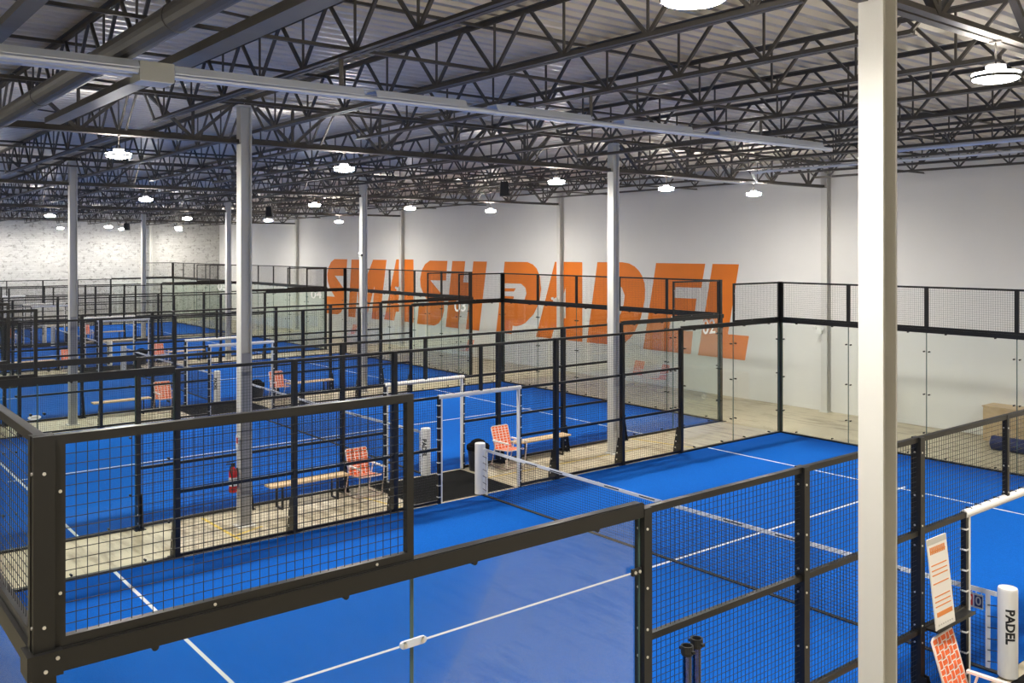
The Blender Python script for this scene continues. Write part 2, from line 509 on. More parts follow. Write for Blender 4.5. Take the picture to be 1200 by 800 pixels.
# ------------------------------------------------------------------ columns
def column(x, y, h, label, cap=True, infill=None, group=None):
    t = thing('steel_column', label, 'column', (x, y, 0), 0, group)
    m = MB()
    w, d, tf, tw = 0.20, 0.20, 0.018, 0.03
    m.box(-w / 2, w / 2, -d / 2, -d / 2 + tf, 0.0, h); m.box(-w / 2, w / 2, d / 2 - tf, d / 2, 0.0, h)
    m.box(-tw / 2, tw / 2, -d / 2 + tf, d / 2 - tf, 0.0, h)
    m.build('shaft', M['column'], t)
    MB().box(-0.16, 0.16, -0.16, 0.16, 0.0, 0.02).build('base_plate', M['column'], t)
    if cap:
        MB().box(-0.16, 0.16, -0.17, 0.17, h, h + 0.022).build('cap_plate', M['column'], t)
        MB().box(-0.06, -0.035, -0.10, 0.10, h + 0.022, h + 0.05).box(0.035, 0.06, -0.10, 0.10, h + 0.022, h + 0.05).build('girder_seat', M['steel'], t)
    if infill:
        MB().box(tw / 2, w / 2 - 0.012, -d / 2 + tf, d / 2 - tf, 0.02, infill).build('infill_panel', M['grey_panel'], t)
    return t
HC = 7.40
colA = column(0.97, 5.52, HC, 'large white steel column beside the rules board fence')
colD = column(-11.0, 5.52, HC, 'white steel column with red fire extinguisher and grey infill panel', infill=3.05)
colB = column(-11.0, 14.72, HC, 'white steel column with fire extinguisher in front of the letter D')
colE = column(-23.0, 5.52, HC - 0.07, 'white steel column in the aisle beyond the court marked 02, away from lettering', infill=3.0)
colC = column(-23.0, 14.72, HC - 0.07, 'white steel column in front of the letter M with a camera')
colF = column(-35.0, 14.72, HC - 0.20, 'white steel column in the aisle between third and fourth court')
column(-47.0, 14.72, HC - 0.32, 'white steel column in the aisle before the court at the brick wall')
column(-35.0, 5.52, HC - 0.20, 'white steel column far along the aisle between third and fourth court, away from lettering')
for x, nm in ((-11.0, 'at the end past the letter L'), (-23.0, 'crossing the A of PADEL'), (-35.0, 'crossing the A of SMASH'), (-47.0, 'between the lettering and the brick wall')):
    column(x, YW - 0.115, 7.3 - DROP.get(round(x), 0), 'white steel column standing against the white wall ' + nm, cap=False)
column(-59.5, 19.0, 7.0, 'white steel column standing against the painted brick wall', cap=False)

# ------------------------------------------------------------------ lettering on the wall
A_ = [[(-23.44, 4.39), (-21.82, 4.39), (-21.82, 1.25), (-22.77, 1.25), (-22.77, 1.71), (-23.48, 1.71), (-23.67, 1.24), (-24.64, 1.24)], [(-22.79, 3.39), (-23.33, 2.12), (-22.79, 2.12)]]
S_ = [[(-32.61, 4.35), (-31.12, 4.35), (-31.24, 3.42), (-32.57, 3.40), (-31.58, 2.74), (-31.41, 2.43), (-31.4, 2.02), (-31.54, 1.65), (-31.87, 1.35), (-32.24, 1.22), (-33.74, 1.21), (-33.58, 2.2), (-32.57, 2.21), (-33.12, 2.64), (-33.42, 3.05), (-33.48, 3.43), (-33.33, 3.86), (-33.04, 4.17)]]
M_ = [[(-40.38, 4.34), (-39.36, 4.34), (-38.97, 3.11), (-38.04, 4.35), (-36.66, 4.35), (-37.37, 1.2), (-38.2, 1.2), (-37.88, 2.99), (-38.78, 1.18), (-39.45, 1.18), (-39.71, 2.78), (-39.98, 1.17), (-40.76, 1.17)]]
H_ = [[(-30.71, 4.35), (-29.69, 4.35), (-29.85, 3.37), (-29.22, 3.37), (-29.05, 4.35), (-28.03, 4.35), (-28.62, 1.22), (-29.63, 1.22), (-29.39, 2.52), (-30.03, 2.51), (-30.24, 1.22), (-31.26, 1.22)]]
P_ = [[(-26.75, 4.36), (-25.19, 4.36), (-24.84, 4.26), (-24.6, 4.1), (-24.39, 3.77), (-24.31, 3.24), (-24.42, 2.7), (-24.8, 2.17), (-25.37, 1.76), (-25.65, 1.66), (-25.94, 1.6), (-26.2, 1.6), (-26.27, 1.24), (-27.36, 1.24), (-27.13, 2.57), (-25.72, 2.6), (-25.4, 2.75), (-25.26, 3.03), (-25.33, 3.27), (-25.62, 3.43), (-26.89, 3.42)]]
P2_ = [[(-27.02, 3.2), (-25.98, 3.22), (-26.12, 3.08), (-27.04, 3.06)], [(-27.05, 2.85), (-26.12, 2.87), (-26.16, 2.73), (-27.08, 2.71)]]
D_ = [[(-20.96, 4.4), (-19.62, 4.41), (-19.27, 4.37), (-18.99, 4.26), (-18.77, 4.1), (-18.62, 3.92), (-18.5, 3.66), (-18.47, 3.43), (-18.48, 3.12), (-18.56, 2.76), (-18.68, 2.39), (-18.86, 2.06), (-19.02, 1.8), (-19.24, 1.58), (-19.46, 1.43), (-19.68, 1.34), (-20.01, 1.27), (-21.56, 1.25)], [(-20.27, 3.55), (-19.91, 3.56), (-19.65, 3.46), (-19.5, 3.17), (-19.55, 2.85), (-19.71, 2.47), (-20.04, 2.13), (-20.45, 2.1)]]
E_ = [[(-17.93, 4.4), (-15.69, 4.4), (-15.86, 3.57), (-17.03, 3.56), (-17.1, 3.18), (-16.07, 3.19), (-16.17, 2.56), (-17.22, 2.52), (-17.3, 2.05), (-16.23, 2.05), (-16.32, 1.25), (-18.56, 1.25)]]
L_ = [[(-15.37, 4.4), (-14.28, 4.4), (-14.73, 2.06), (-13.88, 2.06), (-14.04, 1.25), (-16.0, 1.25)]]
lt = thing('wall_lettering', 'huge orange slanted letters SMASH PADEL on the white wall', 'lettering', (-28, YW, 0))
from mathutils.geometry import tessellate_polygon
def letter(polys, dx=0.0, holes=True, parent=lt):
    groups = [polys] if holes else [[p] for p in polys]
    m = MB()
    for g in groups:
        loops = [[Vector((a + dx + 28, 0, c)) for a, c in p] for p in g]
        tris = tessellate_polygon(loops)
        flat = [v for lp in loops for v in lp]
        m.add([(v.x, -0.006, v.z) for v in flat], [tuple(t) for t in tris])
        for lp in loops:
            k = len(lp)
            m.add([(v.x, -0.006, v.z) for v in lp] + [(v.x, 0.0, v.z) for v in lp], [(i, (i + 1) % k, k + (i + 1) % k, k + i) for i in range(k)])
    return m.build('letter', M['orange'], parent)
letter(S_, -9.75); letter(M_); letter(A_, -12.26); letter(S_); letter(H_)
p_o = letter(P_); letter(P2_, holes=False, parent=p_o).name = 'letter_stripe'
letter(A_); letter(D_); letter(E_); letter(L_)

# ------------------------------------------------------------------ padel courts
def wires(m, axis, a0, a1, z0, z1, c, step=0.05, r=0.0016):
    """welded wire grid in the plane axis ('y' or 'x' runs along), at offset c"""
    n = max(1, round((a1 - a0) / step))
    for i in range(1, n):
        a = a0 + (a1 - a0) * i / n
        if axis == 'y': m.box(c - r, c + r, a - r, a + r, z0, z1)
        else: m.box(a - r, a + r, c - r, c + r, z0, z1)
    k = max(1, round((z1 - z0) / step))
    for i in range(1, k):
        z = z0 + (z1 - z0) * i / k
        if axis == 'y': m.box(c + r, c + 3 * r, a0, a1, z - r, z + r)
        else: m.box(a0, a1, c + r, c + 3 * r, z - r, z + r)
    return m

mesh_cache = {}
def cached(key, fn, name, mat):
    if key not in mesh_cache:
        mesh_cache[key] = fn().mesh(name, mat)
    return mesh_cache[key]

def frame_mesh(axis, Ln, H, t=0.045):
    m = MB()
    if axis == 'y':
        m.box(-t / 2, t / 2, 0, Ln, H - t, H); m.box(-t / 2, t / 2, 0, Ln, 0, t)
        m.box(-t / 2, t / 2, 0, t, t, H - t); m.box(-t / 2, t / 2, Ln - t, Ln, t, H - t)
    else:
        m.box(0, Ln, -t / 2, t / 2, H - t, H); m.box(0, Ln, -t / 2, t / 2, 0, t)
        m.box(0, t, -t / 2, t / 2, t, H - t); m.box(Ln - t, Ln, -t / 2, t / 2, t, H - t)
    return m

def gusset_mesh(s):
    prof = [(0, 0), (s * 0.16, 0), (s * 0.15, 0.10), (s * 0.05, 0.62), (0, 0.62)]
    m = MB()
    for yy in (-0.035, 0.035):
        b = [(a, yy - 0.004, z) for a, z in prof] + [(a, yy + 0.004, z) for a, z in prof]
        k = len(prof)
        m.add(b, [tuple(range(k)), tuple(range(2 * k - 1, k - 1, -1))] + [(i, (i + 1) % k, k + (i + 1) % k, k + i) for i in range(k)])
    return m
def gusset_holes(s):
    m = MB()
    for z, a in ((0.12, 0.09), (0.27, 0.075), (0.42, 0.055)):
        for y in (-0.041, 0.041):
            m.cyl((s * a, y - 0.002, z), (s * a, y + 0.002, z), 0.02, 8)
    return m

def lift(z0=0.0):
    return z0

def pane(parent, axis, a0, a1, z0, z1, c, clamps):
    m = MB()
    g = 0.006
    if axis == 'y': m.box(c - g, c + g, a0 + 0.004, a1 - 0.004, z0, z1)
    else: m.box(a0 + 0.004, a1 - 0.004, c - g, c + g, z0, z1)
    p = m.build('glass_pane', M['glass'], parent)
    for a, z in clamps:
        cm = MB()
        if axis == 'y': cm.cyl((c - 0.03, a, z), (c + 0.03, a, z), 0.018, 8)
        else: cm.cyl((a, c - 0.03, z), (a, c + 0.03, z), 0.018, 8)
        cm.build('clamp', M['black'], p)
    for a in (a0 + 0.006, a1 - 0.006):
        em = MB()
        if axis == 'y': em.box(c - g - 0.001, c + g + 0.001, a - 0.003, a + 0.003, z0, z1)
        else: em.box(a - 0.003, a + 0.003, c - g - 0.001, c + g + 0.001, z0, z1)
        em.build('glass_edge', M['glass_edge'], p)
    return p

COURT = ['rules board court', 'court marked 02', 'third court', 'fourth court', 'brick wall court']
NEXT = ['the aisle with the rules board', 'the column with the fire extinguisher', 'the court marked 02', 'the third court', 'the fourth court']

def side_fence(ci, X, out):
    """X = world x of the fence line; out = +1 if the outside of the court lies towards +x"""
    near = ci == 0 and out > 0
    lab = ('black mesh and glass side fence of the %s, ' % COURT[ci]) + ('side towards the rules board' if out > 0 else 'side towards the brick wall')
    t = thing('court_side_fence', lab, 'fence', (X, 0, 0))
    a, b = 0.10, 0.08
    def post(y, z0, z1, w=a, d=b, gusset=False):
        p = link('post', cached(('post', z0, z1, w, d), lambda: MB().box(-w / 2, w / 2, -d / 2, d / 2, z0, z1), 'post', M['black']), t, (0, y, 0))
        if gusset:
            gs = link('gusset', cached(('gus', out), lambda: gusset_mesh(out * 1.0), 'gusset', M['black']), p, (out * w / 2, 0, 0))
            link('gusset_bolt', cached(('gush', out), lambda: gusset_holes(out), 'gusset_bolt', M['zinc']), p, (out * w / 2, 0, 0))
            link('foot_plate', cached(('foot',), lambda: MB().box(-0.11, 0.11, -0.09, 0.09, 0, 0.012), 'foot_plate', M['black']), p, (out * 0.07, 0, 0))
        if near and z1 == 3.0 and z0 < 2.5:
            m = MB()
            for z in (2.85, 2.42, 2.12, 1.92, 1.45, 1.12, 0.95, 0.5):
                if z > z0:
                    m.cyl((w / 2 - 0.001, -0.012, z), (w / 2 + 0.006, -0.012, z), 0.010, 8)
                    m.cyl((-0.012, -d / 2 + 0.001, z), (-0.012, -d / 2 - 0.006, z), 0.010, 8)
            m.build('bolt', M['zinc'], p)
        return p
    def rail(y0, y1, z, h=0.05, w=0.05):
        return link('rail', cached(('rail', round(y1 - y0, 3), h, w), lambda: MB().box(-w / 2, w / 2, 0, y1 - y0, -h / 2, h / 2), 'rail', M['black']), t, (0, y0, z))
    def grid(y0, y1, z0, z1):
        link('wire_mesh', cached(('wy', round(y1 - y0, 3), round(z1 - z0, 3)), lambda: wires(MB(), 'y', 0, y1 - y0, 0, z1 - z0, 0), 'wire_mesh', M['wire']), t, (out * 0.0, y0, z0), kind='stuff')
    # mesh bays
    for y in (4.0, 6.0, 8.0, 12.0, 14.0, 16.0):
        post(y, 0.0, 3.0, gusset=True)
    post(10.0, 2.06, 3.0, 0.06, 0.06)
    for y in (9.0, 11.0):
        post(y, 0.0, 2.07, 0.06, 0.06)
    hb = b / 2
    for y0, y1 in ((4, 6), (6, 8), (12, 14), (14, 16)):
        for z in (2.975, 2.04, 1.05, 0.045):
            rail(y0 + hb, y1 - hb, z)
        grid(y0 + hb, y1 - hb, 0.07, 1.025); grid(y0 + hb, y1 - hb, 1.075, 2.015); grid(y0 + hb, y1 - hb, 2.065, 2.95)
    for y0, y1 in ((8 + hb, 8.97), (11.03, 12 - hb)):
        for z in (2.04, 1.05, 0.045):
            rail(y0, y1, z)
        grid(y0, y1, 0.07, 1.025); grid(y0, y1, 1.075, 2.015)
    for y0, y1 in ((8 + hb, 9.97), (10.03, 12 - hb)):
        rail(y0, y1, 2.975)
        grid(y0, y1, 2.065, 2.95)
    rail(8.97, 11.03, 2.04)
    # white padding round the doorway with lacing
    for y, s in ((9.0, 1), (11.0, -1)):
        pd = MB().box(-0.036, 0.036, y + s * 0.035 - 0.012, y + s * 0.035 + 0.022, 0.02, 2.03).build('door_pad', M['pad'], t)
        for k in range(9):
            link('pad_strap', cached(('strap',), lambda: MB().box(-0.034, 0.034, -0.034, 0.034, 0, 0.018), 'pad_strap', M['pad']), pd, (0, y, 0.12 + 0.22 * k))
    hp = MB().cyl((0, 8.98, 2.045), (0, 11.02, 2.045), 0.046, 12).build('door_pad', M['pad'], t, smooth=False)
    for k in range(9):
        link('pad_lacing', cached(('lace',), lambda: MB().box(-0.048, 0.020, 0, 0.012, 2.03, 2.093), 'pad_lacing', M['ink']), hp, (0, 9.12 + 0.22 * k, 0))
    # glass bays at both ends, stepped top mesh over the outer pair
    for (g0, g1, up) in ((0.05, 2.0, True), (2.0, 3.96, False), (16.04, 18.0, False), (18.0, 19.95, True)):
        cl = [(g0 + 0.09, 0.6), (g0 + 0.09, 1.6), (g0 + 0.09, 2.5), (g1 - 0.09, 0.6), (g1 - 0.09, 1.6), (g1 - 0.09, 2.5),
              (g0 + 0.45, 2.93), (g1 - 0.45, 2.93), (g0 + 0.45, 0.08), (g1 - 0.45, 0.08)]
        if near:
            cl = [c_ for c_ in cl if c_[1] > 2.9 or c_[1] < 0.1]
        pane(t, 'y', g0, g1, 0.04, 2.95, 0.0, cl)
        rl = link('rail', cached(('grail', round(g1 - g0, 3)), lambda: MB().box(-0.045, 0.045, 0, g1 - g0, -0.05, 0.05).box(0.030 * out - 0.004, 0.030 * out + 0.004, 0, g1 - g0, 0.05, 0.056), 'rail', M['black']), t, (0, g0, 2.99))
        if up:
            fo = link('panel_frame', cached(('fy', round(g1 - g0, 3)), lambda: frame_mesh('y', g1 - g0, 0.98), 'panel_frame', M['black']), t, (0.0, g0, 3.045))
            grid(g0 + 0.045, g1 - 0.045, 3.09, 3.98)
            m = MB()
            for yy in (0.75, g1 - g0 - 0.25):
                m.cyl((0.022, yy, 0.022), (0.027, yy, 0.022), 0.008, 8)
            for zz in (0.25, 0.72):
                m.cyl((0.022, 0.022, zz), (0.027, 0.022, zz), 0.008, 8)
            m.build('bolt', M['zinc'], fo)
        link('base_rail', cached(('brail', round(g1 - g0, 3)), lambda: MB().box(-0.04, 0.04, 0, g1 - g0, 0, 0.04), 'base_rail', M['black']), t, (0, g0, 0))
    if near:
        # clear seam plates joining the two panes
        for z in (0.6, 1.6, 2.55):
            c = MB().box(0.008, 0.026, 1.93, 2.07, z - 0.022, z + 0.022).cyl((0.008, 1.93, z), (0.026, 1.93, z), 0.022, 10).cyl((0.008, 2.07, z), (0.026, 2.07, z), 0.022, 10).build('seam_plate', M['clear'], t)
            MB().cyl((0.026, 1.94, z), (0.034, 1.94, z), 0.013, 8).cyl((0.026, 2.06, z), (0.034, 2.06, z), 0.013, 8).build('bolt', M['zinc'], c)
            c2 = MB().box(0.008, 0.03, 3.86, 3.95, z - 0.024, z + 0.024).build('pane_clamp', M['black'], t)
            MB().cyl((0.03, 3.885, z), (0.036, 3.885, z), 0.012, 8).cyl((0.03, 3.93, z), (0.036, 3.93, z), 0.012, 8).build('bolt', M['zinc'], c2)
    if out > 0 and ci > 0:
        tm = text_mesh('0%d' % (ci + 1), 0.58, 0.001, bold=0.006)
        tm.materials.append(M['white'])
        link('court_number', tm, t, (0.012, 19.50, 2.70), (math.radians(90), 0, math.radians(90)))
    if ci == 2 and out > 0:
        pass
    return t

def end_wall(ci, Y, x0, x1, out):
    """glass end wall with a metre of mesh above; out = +1 towards the lettered wall"""
    lab = ('glass end wall with black mesh top of the %s, ' % COURT[ci]) + ('lettered wall end' if out > 0 else 'end away from the lettering')
    t = thing('court_end_wall', lab, 'glass wall', (0, Y, 0))
    for x, s in ((x0, 1), (x1, -1)):
        p = MB().box(x - 0.05, x + 0.05, -0.05, 0.05, 0, 2.94).build('corner_post', M['black'], t)
        MB().box(x - 0.045, x + 0.0, -0.05, 0.05, 3.05, 4.03).box(x + 0.006, x + 0.045, -0.045, 0.045, 3.05, 4.03).build('upper_corner_post', M['black'], t)
        br = MB().box(x - 0.075, x + 0.075, -0.075, 0.075, 2.94, 3.05).build('corner_bracket', M['black'], t)
        if ci == 0:
            m = MB()
            if s < 0:
                for yy, zz in ((0.0, 2.97), (0.05, 3.02)):
                    m.cyl((x + 0.075, yy, zz), (x + 0.080, yy, zz), 0.009, 8)
                for zz in (3.16, 3.86):
                    m.cyl((x + 0.045, 0.0, zz), (x + 0.050, 0.0, zz), 0.008, 8)
                for zz in (3.16, 3.86):
                    m.cyl((x + 0.02, -0.045, zz), (x + 0.02, -0.050, zz), 0.008, 8)
                m.build('bolt', M['zinc'], br)
        MB().box(x - 0.12, x + 0.12, out * 0.04 - 0.09, out * 0.04 + 0.09, 0, 0.015).build('foot_plate', M['black'], p)
    L2 = (x1 - x0) / 5
    for i in range(5):
        g0, g1 = x0 + L2 * i, x0 + L2 * (i + 1)
        if i == 0: g0 += 0.05
        if i == 4: g1 -= 0.05
        cl = [(g0 + 0.06, z) for z in (0.6, 1.5, 2.5)] + [(g1 - 0.06, z) for z in (0.6, 1.5, 2.5)] + [(g0 + 0.45, 2.93), (g1 - 0.45, 2.93), (g0 + 0.45, 0.08), (g1 - 0.45, 0.08)]
        pane(t, 'x', g0, g1, 0.04, 2.95, 0.0, cl)
        link('panel_frame', cached(('fx', round(g1 - g0, 3)), lambda: frame_mesh('x', g1 - g0, 0.98), 'panel_frame', M['black']), t, (g0, 0, 3.045))
        link('wire_mesh', cached(('wx', round(g1 - g0, 3)), lambda: wires(MB(), 'x', 0, g1 - g0 - 0.09, 0, 0.89, 0), 'wire_mesh', M['wire']), t, (g0 + 0.045, 0, 3.09), kind='stuff')
    MB().box(x0 + 0.05, x1 - 0.05, -0.045, 0.045, 2.94, 3.04).box(x0 + 0.05, x1 - 0.05, -out * 0.03 - 0.004, -out * 0.03 + 0.004, 3.04, 3.046).build('rail', M['black'], t)
    MB().box(x0 + 0.05, x1 - 0.05, -0.04, 0.04, 0, 0.04).build('base_rail', M['black'], t)
    return t

def pad_text(r):
    me = text_mesh('PADEL', 0.135, 0.0, bold=0.0055)
    bm = bmesh.new(); bm.from_mesh(me)
    for k in range(-8, 9):
        bmesh.ops.bisect_plane(bm, geom=bm.verts[:] + bm.edges[:] + bm.faces[:], plane_co=(0, k * 0.008, 0), plane_no=(0, 1, 0))
    bm.to_mesh(me); bm.free()
    for v in me.vertices:
        tx, ty = v.co.x, v.co.y
        th = ty / (r + 0.002)          # reads downwards, letters wrap round the pad
        v.co = Vector(((r + 0.002) * math.cos(th), (r + 0.002) * math.sin(th), -tx))
    me.materials.append(M['ink'])
    return me
PADTXT = pad_text(0.105)
PADME = MB().lathe([(0.095, 0.02), (0.105, 0.03), (0.105, 1.01), (0.10, 1.03), (0.0, 1.032)], 28).mesh('pad', M['pad'], False)

def net(ci, xa, xb):
    t = thing('padel_net', 'net with white top tape and padded end posts of the ' + COURT[ci], 'net', ((xa + xb) / 2, 10.0, 0))
    h = (xb - xa) / 2
    for s in (-1, 1):
        p = link('net_post', cached(('npost',), lambda: MB().box(-0.04, 0.04, -0.04, 0.04, 0.011, 1.0), 'net_post', M['black']), t, (s * (h + 0.02), 0, 0))
        pd = link('post_pad', PADME, t, (s * (h + 0.02), 0, 0))
        lt_ = link('pad_lettering', PADTXT, pd, (0, 0, 0.62), (0, 0, math.radians(-55) if s > 0 else math.radians(180)))
        # laced end tape
        e = MB().bar((s * (h - 0.20), 0, 0.04), (s * (h - 0.20), 0, 0.90), 0.05, 0.012, up=(0, 1, 0)).build('end_tape', M['tape'], t)
        m = MB()
        for k in range(6):
            m.bar((s * (h - 0.20), -0.01, 0.12 + k * 0.13), (s * (h - 0.08), -0.01, 0.14 + k * 0.13), 0.008, 0.008)
        m.build('lacing', M['ink'], e)
    tp = MB()
    nseg = 12
    for i in range(nseg):
        xs = [-(h - 0.1) + 2 * (h - 0.1) * (i + k) / nseg for k in (0, 1)]
        zs = [0.88 + 0.04 * (abs(q) / h) ** 2 for q in xs]
        tp.bar((xs[0], 0, zs[0]), (xs[1], 0, zs[1]), 0.014, 0.055)
    tape = tp.build('net_tape', M['tape'], t)
    if ci < 2:
        m = MB()
        for q in (-3.6, -2.9, -1.5, -0.7, 1.0, 1.9, 3.4):
            m.box(q, q + 0.34, -0.009, 0.009, 0.875, 0.893)
        m.build('tape_print', M['ink'], tape)
    link('net_mesh', cached(('netm',), lambda: net_wires(h - 0.20), 'net_mesh', M['netm']), t, kind='stuff')
    MB().box(-h + 0.06, h - 0.06, -0.035, 0.035, 0.014, 0.028).build('ground_band', M['netm'], t)
    return t
def net_wires(h):
    m = MB(); r = 0.0016
    n_ = round(2 * h / 0.045)
    for i in range(n_ + 1):
        x = -h + 2 * h * i / n_
        m.box(x - r, x + r, -r, r, 0.03, 0.87)
    for k in range(19):
        z = 0.04 + 0.045 * k
        m.box(-h, h, -r, r, z - r, z + r)
    return m

def turf(ci, x0, x1):
    t = thing('court_turf', 'blue artificial turf with white lines of the ' + COURT[ci], 'turf', ((x0 + x1) / 2, 10, 0))
    h = (x1 - x0) / 2
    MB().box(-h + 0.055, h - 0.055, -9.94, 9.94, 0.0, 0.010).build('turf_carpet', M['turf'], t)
    for y in (-6.95, 6.95):
        MB().box(-h + 0.055, h - 0.055, y - 0.025, y + 0.025, 0.010, 0.012).build('service_line', M['line'], t)
    MB().box(-0.025, 0.025, -7.15, 7.15, 0.0105, 0.0125).build('centre_line', M['line'], t)

for ci in range(5):
    x1 = -12.0 * ci
    x0 = x1 - 10.0
    turf(ci, x0, x1)
    side_fence(ci, x1, 1)
    side_fence(ci, x0, -1)
    end_wall(ci, 0.0, x0, x1, -1)
    end_wall(ci, 20.0, x0, x1, 1)
    net(ci, x0, x1)

# ------------------------------------------------------------------ lamps
def lamp(x, y, z, label, group=None, up=False, ztop=6.93, r=0.20):
    t = thing('highbay_lamp', label, 'lamp', (x, y, z), 0, group)
    link('lens', cached(('lens', r), lambda: MB().lathe([(0.0, -0.035), (r * 0.55, -0.03), (r * 0.9, -0.012), (r * 0.96, 0.0)], 20), 'lens', M['lens']), t)
    link('housing', cached(('hous', r), lambda: MB().lathe([(r, -0.005), (r * 1.03, 0.02), (r * 0.9, 0.035), (r * 0.42, 0.05), (r * 0.42, 0.12), (r * 0.15, 0.13), (0.0, 0.131)], 20), 'housing', M['housing']), t)
    link('hanger', cached(('hang', round(ztop - z, 2)), lambda: MB().cyl((0, 0, 0.12), (0, 0, ztop - z), 0.008, 6), 'hanger', M['steel']), t)
    link('hook_clamp', cached(('clampb',), lambda: MB().box(-0.05, 0.05, -0.02, 0.02, -0.012, 0.0), 'hook_clamp', M['steel']), t, (0, 0, ztop - z - 0.008))
    link('uplight_ring', cached(('upl', r, up), lambda: MB().lathe([(r * 0.5, 0.055), (r * 0.98, 0.038), (r * 0.98, 0.045), (r * 0.5, 0.062)], 20), 'uplight_ring', M['uplens' if up else 'added_glow']), t)  # the weak version is an added glow that lights the deck ribs
    return t
LX = [(0.97, 'over the aisle at the rules board'), (-11.0, 'over the aisle of the fire extinguisher column'), (-23.0, 'over the aisle beyond the court marked 02'), (-35.0, 'over the aisle between third and fourth court'), (-47.0, 'over the aisle before the last court'), (13.0, 'over the bay outside the rules board aisle')]
for x, nm in LX:
    for li, y in enumerate((20.2, 16.6, 12.9, 7.5, 3.4, -1.2)):
        if y < 0 and x < -20: continue
        d = deck_drop(x)
        lamp(x, y, 6.40 - d, 'round high-bay lamp %s, %s from the lettered wall' % (nm, ORD[li]), 'high-bay lamps ' + nm, up=(y > 19 and x < 5) or (y == 3.4 and x > 0 and x < 5), ztop=6.739 - d)
for li, y in enumerate((20.184, 16.528, 12.872, 9.216, 3.732)):
    lamp(-57.4, y, 6.20, 'round high-bay lamp lighting the painted brick wall, %s from the lettered wall' % ORD[li], 'lamps along the brick wall', ztop=6.54)

# ------------------------------------------------------------------ radiant heater, pipes, speakers
ht = thing('radiant_heater', 'pale blue tube heater with grey burner box under the joists', 'heater', (-4.10, 0, 0))
def hz(y):
    return 6.50 + 0.006 * y
for y0, y1, hw in ((-3.0, 1.60, 0.22), (1.95, 3.95, 0.12), (4.1, 5.3, 0.12), (5.75, 7.3, 0.12), (7.9, 9.3, 0.12), (9.9, 12.6, 0.12)):
    p = [(-hw, 0.0), (-hw * 0.75, 0.07), (hw * 0.75, 0.07), (hw, 0.0), (hw, 0.010), (hw * 0.75, 0.082), (-hw * 0.75, 0.082), (-hw, 0.010)]
    MB().prism(p, (0, y0, hz(y0)), (0, y1, hz(y1))).build('reflector', M['heater'], ht)
for dx, ya, yb in ((-0.09, -3, 1.62), (0.10, -3, 1.62), (0.0, 1.92, 13.0)):
    MB().cyl((dx, ya, hz(ya)), (dx, yb, hz(yb)), 0.035, 10).build('heater_tube', M['heater'], ht)
bx = MB().box(-0.15, 0.15, 1.62, 1.93, hz(2) - 0.09, hz(2) + 0.085).build('burner_box', M['heatbox'], ht)
MB().box(-0.14, 0.14, 1.63, 1.92, hz(2) - 0.096, hz(2) - 0.09).build('burner_base', M['white'], bx)
for y in (0.076, 3.732, 7.388, 11.044):
    MB().bar((0, y, hz(y) + 0.08), (0, y, 6.905), 0.05, 0.012).build('hanger', M['steel'], ht)
t = thing('round_duct', 'thick dull round duct hung between the joists', 'duct', (-5, 1.55, 6.74))
MB().cyl((-5.8, 0, 0), (5.7, 0, 0), 0.12, 18).build('duct_pipe', M['duct'], t)
for k in range(5):
    MB().cyl((-5 + 2.4 * k, 0, 0), (-4.96 + 2.4 * k, 0, 0), 0.127, 18).build('duct_seam', M['duct'], t)
    MB().bar((-4.98 + 2.4 * k, 0.0, 0.11), (-4.98 + 2.4 * k, 0.30, 0.18), 0.02, 0.02).build('duct_strap', M['steel'], t)
t = thing('cable_channel', 'wide flat steel channel running below the first joists', 'channel', (-5, 2.35, 6.80))
MB().prism([(-0.11, 0), (0.11, 0), (0.11, 0.09), (0.10, 0.09), (0.10, 0.01), (-0.10, 0.01), (-0.10, 0.09), (-0.11, 0.09)], (-5.7, 0, 0), (5.6, 0, 0)).build('channel_body', M['steel_pale'], t)
for xx in (-5, -2, 2, 5):
    MB().bar((xx, 0.0, 0.085), (xx, -0.42, 0.11), 0.03, 0.02).build('bracket', M['steel'], t)
t = thing('cable_channel', 'pale flat steel channel nearest the burner box end of the heater run', 'channel', (-5, 0.62, 6.80))
MB().prism([(-0.07, 0), (0.07, 0), (0.07, 0.07), (0.06, 0.07), (0.06, 0.01), (-0.06, 0.01), (-0.06, 0.07), (-0.07, 0.07)], (-5.7, 0, 0), (5.6, 0, 0)).build('channel_body', M['steel_pale'], t)
for xx in (-5, -2, 2, 5):
    MB().bar((xx, 0.0, 0.068), (xx, -0.52, 0.11), 0.03, 0.02).build('bracket', M['steel'], t)
t = thing('sprinkler_pipe', 'pale blue sprinkler pipe running along a joist', 'pipe', (-5, 14.9, 6.68))
MB().cyl((1, 0, 0), (17, 0, 0), 0.035, 10).build('pipe', M['heater'], t)
for xx in (2, 5, 9, 13):
    MB().bar((xx, 0, 0.03), (xx, -0.18, 0.225), 0.02, 0.02).build('pipe_hanger', M['steel'], t)
t = thing('lit_steel_standin', 'white tube standing in for lamp-lit joist steel by the lettered wall', 'stand-in', (-11, 16.95, 6.64))
MB().tube([(0.7, -0.9, 0.0), (0.7, 1.8, -0.02), (1.1, 1.9, 0.0), (2.2, 0.2, 0.05), (2.8, 0.0, 0.06), (14, 0.0, 0.06)], 0.028, 8).build('standin_tube', M['white'], t)  # white colour imitates joist steel brightened by the nearby lamps
for xx in (4, 7, 10, 13):
    MB().bar((xx, 0, 0.08), (xx, -0.40, 0.265), 0.015, 0.015).build('standin_clip', M['steel'], t)
